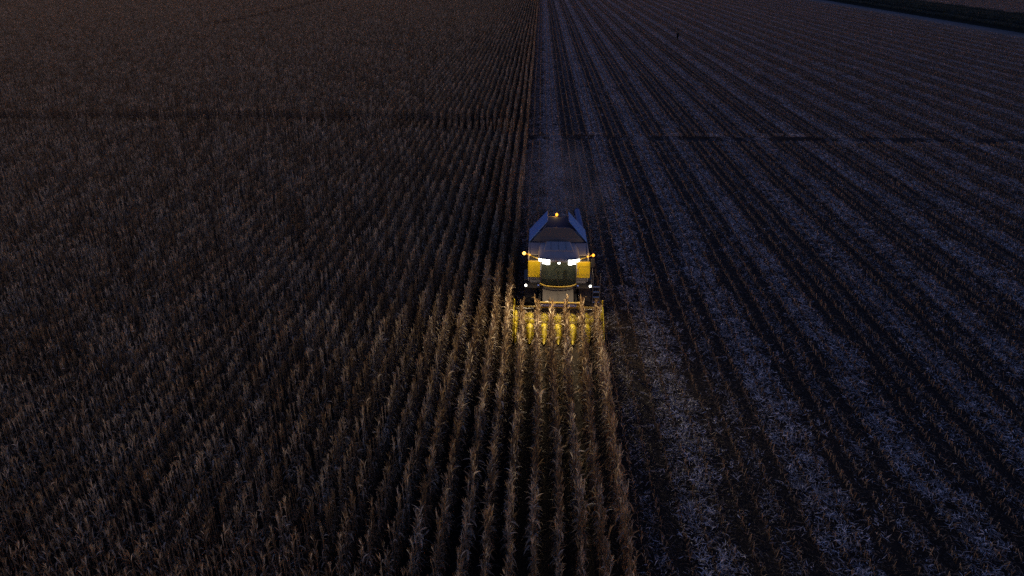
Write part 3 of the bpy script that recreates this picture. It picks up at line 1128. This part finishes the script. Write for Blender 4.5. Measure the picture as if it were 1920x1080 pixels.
# roof: rounded slab with a raised centre
RS = []
for (y, hw, zt, zb) in ((-1.50, .98, 3.70, 3.62), (-1.42, 1.08, 3.77, 3.56), (-1.1, 1.13, 3.82, 3.55), (-.4, 1.13, 3.86, 3.55), (.3, 1.10, 3.86, 3.55), (.85, 1.02, 3.83, 3.55), (.95, .95, 3.78, 3.57)):
    ring = []
    for k in range(16):
        th = 2 * math.pi * (k + .5) / 16
        cx_, sz_ = math.cos(th), math.sin(th)
        ring.append((hw * math.copysign(abs(cx_) ** .35, cx_), y, (zt + zb) / 2 + (zt - zb) / 2 * math.copysign(abs(sz_) ** .6, sz_)))
    RS.append(ring)
m = MB()
vs_ = [p for r_ in RS for p in r_]
fs_ = [(i * 16 + k, i * 16 + (k + 1) % 16, (i + 1) * 16 + (k + 1) % 16, (i + 1) * 16 + k) for i in range(len(RS) - 1) for k in range(16)]
fs_ += [tuple(range(16)), tuple(reversed(range((len(RS) - 1) * 16, len(RS) * 16)))]
m.add(vs_, fs_)
roof = part('cab_roof', m, 'roof', smooth=True)
rd = MB().hexa([(-.85, -.55, 3.84), (.85, -.55, 3.84), (.72, .85, 3.83), (-.72, .85, 3.83),
                (-.80, -.45, 3.90), (.80, -.45, 3.90), (.66, .80, 3.92), (-.66, .80, 3.92)])
part('roof_dome', rd, 'roof', roof, .03)
for x in (-.42, 0, .42):
    part('roof_seam', MB().box(x - .008, x + .008, -.42, .78, 3.905, 3.925), 'grey', roof)

# --- lamps


def lamp(name, energy, colr, loc, aim=None, cone=120, blend=.8, radius=.06):
    ld = bpy.data.lights.new(name, 'SPOT' if aim else 'POINT')
    ld.energy = energy
    ld.color = colr
    ld.shadow_soft_size = radius
    lo = bpy.data.objects.new(name, ld)
    lo.location = loc
    if aim:
        ld.spot_size = R(cone)
        ld.spot_blend = blend
        lo.rotation_euler = (Vector(aim) - Vector(loc)).to_track_quat('-Z', 'Y').to_euler()
    lo.parent = combine
    col.objects.link(lo)
    return lo


WHITE = (1.0, .80, .51)
for s in (-1, 1):
    for k in range(3):
        x = s * (.60 + .21 * k)
        y = -1.60 + .06 * k
        hh_ = (.155, .145, .07)[k]
        z = 3.655 + .155 - hh_
        hs = MB().box(-.105, .105, .0, .10, -hh_ - .012, hh_ + .012)
        wl = part('work_light', hs, 'black', combine, .02)
        wl.location = (x, y, z)
        wl.rotation_euler = (.2, 0, s * .2 * k)
        part('lens', MB().box(-.098, .098, -.022, .001, -hh_, hh_), 'lamp_white', wl, .02)
    lamp('work_light_beam', 1250, WHITE, (s * .46, -1.72, 3.60), ((-2.6 if s < 0 else .5), -6.0, 2.7), 118, 1.0, .12)
    lamp('header_flood', 130, WHITE, (s * .84, -1.70, 3.56), (s * .9, -3.4, .8), 140, 1.0, .12)
    lamp('work_light_beam', 350, WHITE, (s * 1.10, -1.74, 3.66), ((-2.2 if s < 0 else .2), -16.0, 1.6), 62, 1.0, .10)
    lamp('work_light_spill', 24, WHITE, (s * 1.16, -1.46, 3.60), None, radius=.08)
cl = part('small_work_light', MB().box(-.07, .07, -1.60, -1.50, 3.56, 3.66), 'black', combine, .01)
part('lens', MB().box(-.06, .06, -1.622, -1.601, 3.565, 3.655), 'lamp_white', cl, .012)

# platforms either side of the cab with their lamps, rails and the ladder
for s in (-1, 1):
    x0, x1 = sorted((s * 1.02, s * 1.86))
    pf = part('platform', MB().box(x0, x1, -.95, -.32, 1.78, 1.84), 'black', combine, .01)
    part('platform_light', MB().ball((s * 1.80, -1.0, 1.97), .075), 'lamp_small', combine, smooth=True)
    part('lamp_stem', MB().tube([(s * 1.80, -.93, 1.80), (s * 1.80, -.95, 1.92)], .03, 8), 'black', pf)
    part('reflector', MB().ball((s * 1.10, -1.0, 1.98), .055), 'reflector', combine, smooth=True)
    part('reflector_stem', MB().tube([(s * 1.10, -.93, 1.80), (s * 1.10, -.98, 1.94)], .018, 8), 'black', pf)
    lamp('platform_light_glow', (70 if s < 0 else 22), WHITE, (s * 1.80, -1.14, 1.99), (s * 2.6, -4, 1.9), 150, .8, radius=.05)
    # fender over the tyre
    part('fender', MB().box(x0 + (0 if s > 0 else -.05), x1 + (.05 if s > 0 else 0), -.30, 1.1, 1.98, 2.03), 'black', combine, .01)
part('handrail', MB().tube([(1.86, -.9, 1.85), (1.88, -.92, 2.75), (1.9, -.85, 2.83), (1.92, -.4, 2.83), (1.92, -.34, 2.75), (1.92, -.34, 1.85)], .02, 8)
     .tube([(1.87, -.9, 2.35), (1.92, -.34, 2.35)], .016, 6), 'grey')
ld_ = MB()
for x in (1.98, 2.38):
    ld_.tube([(x, -.75, .45), (x, -.55, 1.84), (x, -.55, 2.55)], .025, 6)
part('ladder', ld_, 'grey')
for k in range(5):
    part('rung', MB().box(1.98, 2.38, -.80 + k * .045, -.66 + k * .045, .5 + k * .3, .535 + k * .3), 'steel')

# amber lamps on arms, the right one with the mirror below it
for s, z in ((-1, 3.70), (1, 3.64)):
    x = s * 1.92
    al = part('amber_light', MB().ball((x, -.50, z), .092 if s < 0 else .08, sz=1.05), 'lamp_amber_hot' if s < 0 else 'lamp_amber', smooth=True)
    part('arm', MB().tube([(s * 1.05, -1.15, 3.62), (s * 1.55, -.75, z - .02), (x - s * .08, -.50, z - .02)], .02, 8), 'old_yellow', al, smooth=True)
    part('arm_lamp', MB().ball((s * 1.60, -.71, z), .05), 'lamp_amber', al, smooth=True)
    lamp('amber_glow', 14, (1.0, .55, .15), (x, -.55, z + .28), None, radius=.08)
mr = part('mirror', MB().box(1.80, 2.02, -.56, -.46, 2.92, 3.45), 'black', combine, .03)
part('mirror_arm', MB().tube([(1.92, -.5, 3.56), (1.92, -.5, 3.44)], .018, 6), 'black', mr)
lamp('beacon_glow', 5, (1.0, .5, .08), (-.10, 3.98, 4.46), None, radius=.05)


# ------------------------------------------------------------------ harvest dust hanging round the header and trailing behind the machine
def dust_material(DUST):
    m, nt, out = new_mat('harvest_dust')
    L = nt.links.new
    tc = nt.nodes.new('ShaderNodeTexCoord')
    gr = nt.nodes.new('ShaderNodeTexGradient')
    gr.gradient_type = 'SPHERICAL'
    L(tc.outputs['Object'], gr.inputs['Vector'])
    nz = nt.nodes.new('ShaderNodeTexNoise')
    nz.inputs['Scale'].default_value = 3.2
    nz.inputs['Detail'].default_value = 3
    L(tc.outputs['Object'], nz.inputs['Vector'])
    mp = nt.nodes.new('ShaderNodeMapRange')
    mp.inputs['From Min'].default_value = .35
    mp.inputs['From Max'].default_value = .7
    L(nz.outputs['Fac'], mp.inputs['Value'])
    mu = nt.nodes.new('ShaderNodeMath')
    mu.operation = 'MULTIPLY'
    L(gr.outputs['Fac'], mu.inputs[0])
    L(mp.outputs['Result'], mu.inputs[1])
    m2 = nt.nodes.new('ShaderNodeMath')
    m2.operation = 'MULTIPLY'
    m2.inputs[1].default_value = DUST
    L(mu.outputs['Value'], m2.inputs[0])
    pv = nt.nodes.new('ShaderNodeVolumePrincipled')
    pv.inputs['Color'].default_value = (.75, .66, .56, 1)
    pv.inputs['Anisotropy'].default_value = .25
    L(m2.outputs['Value'], pv.inputs['Density'])
    L(pv.outputs['Volume'], out.inputs['Volume'])
    m.cycles.volume_step_rate = 3.0
    return m


bd = MB().ball((0, 0, 0), 1.0, nu=24, nv=14)
dust = bd.build('dust', dust_material(.10), None)
dust.location = (CX + .8, 58, .6)
dust.scale = (6.0, 15.5, 3.6)
tag(dust, 'thin dust trailing over the stubble behind the working machine', kind='stuff')
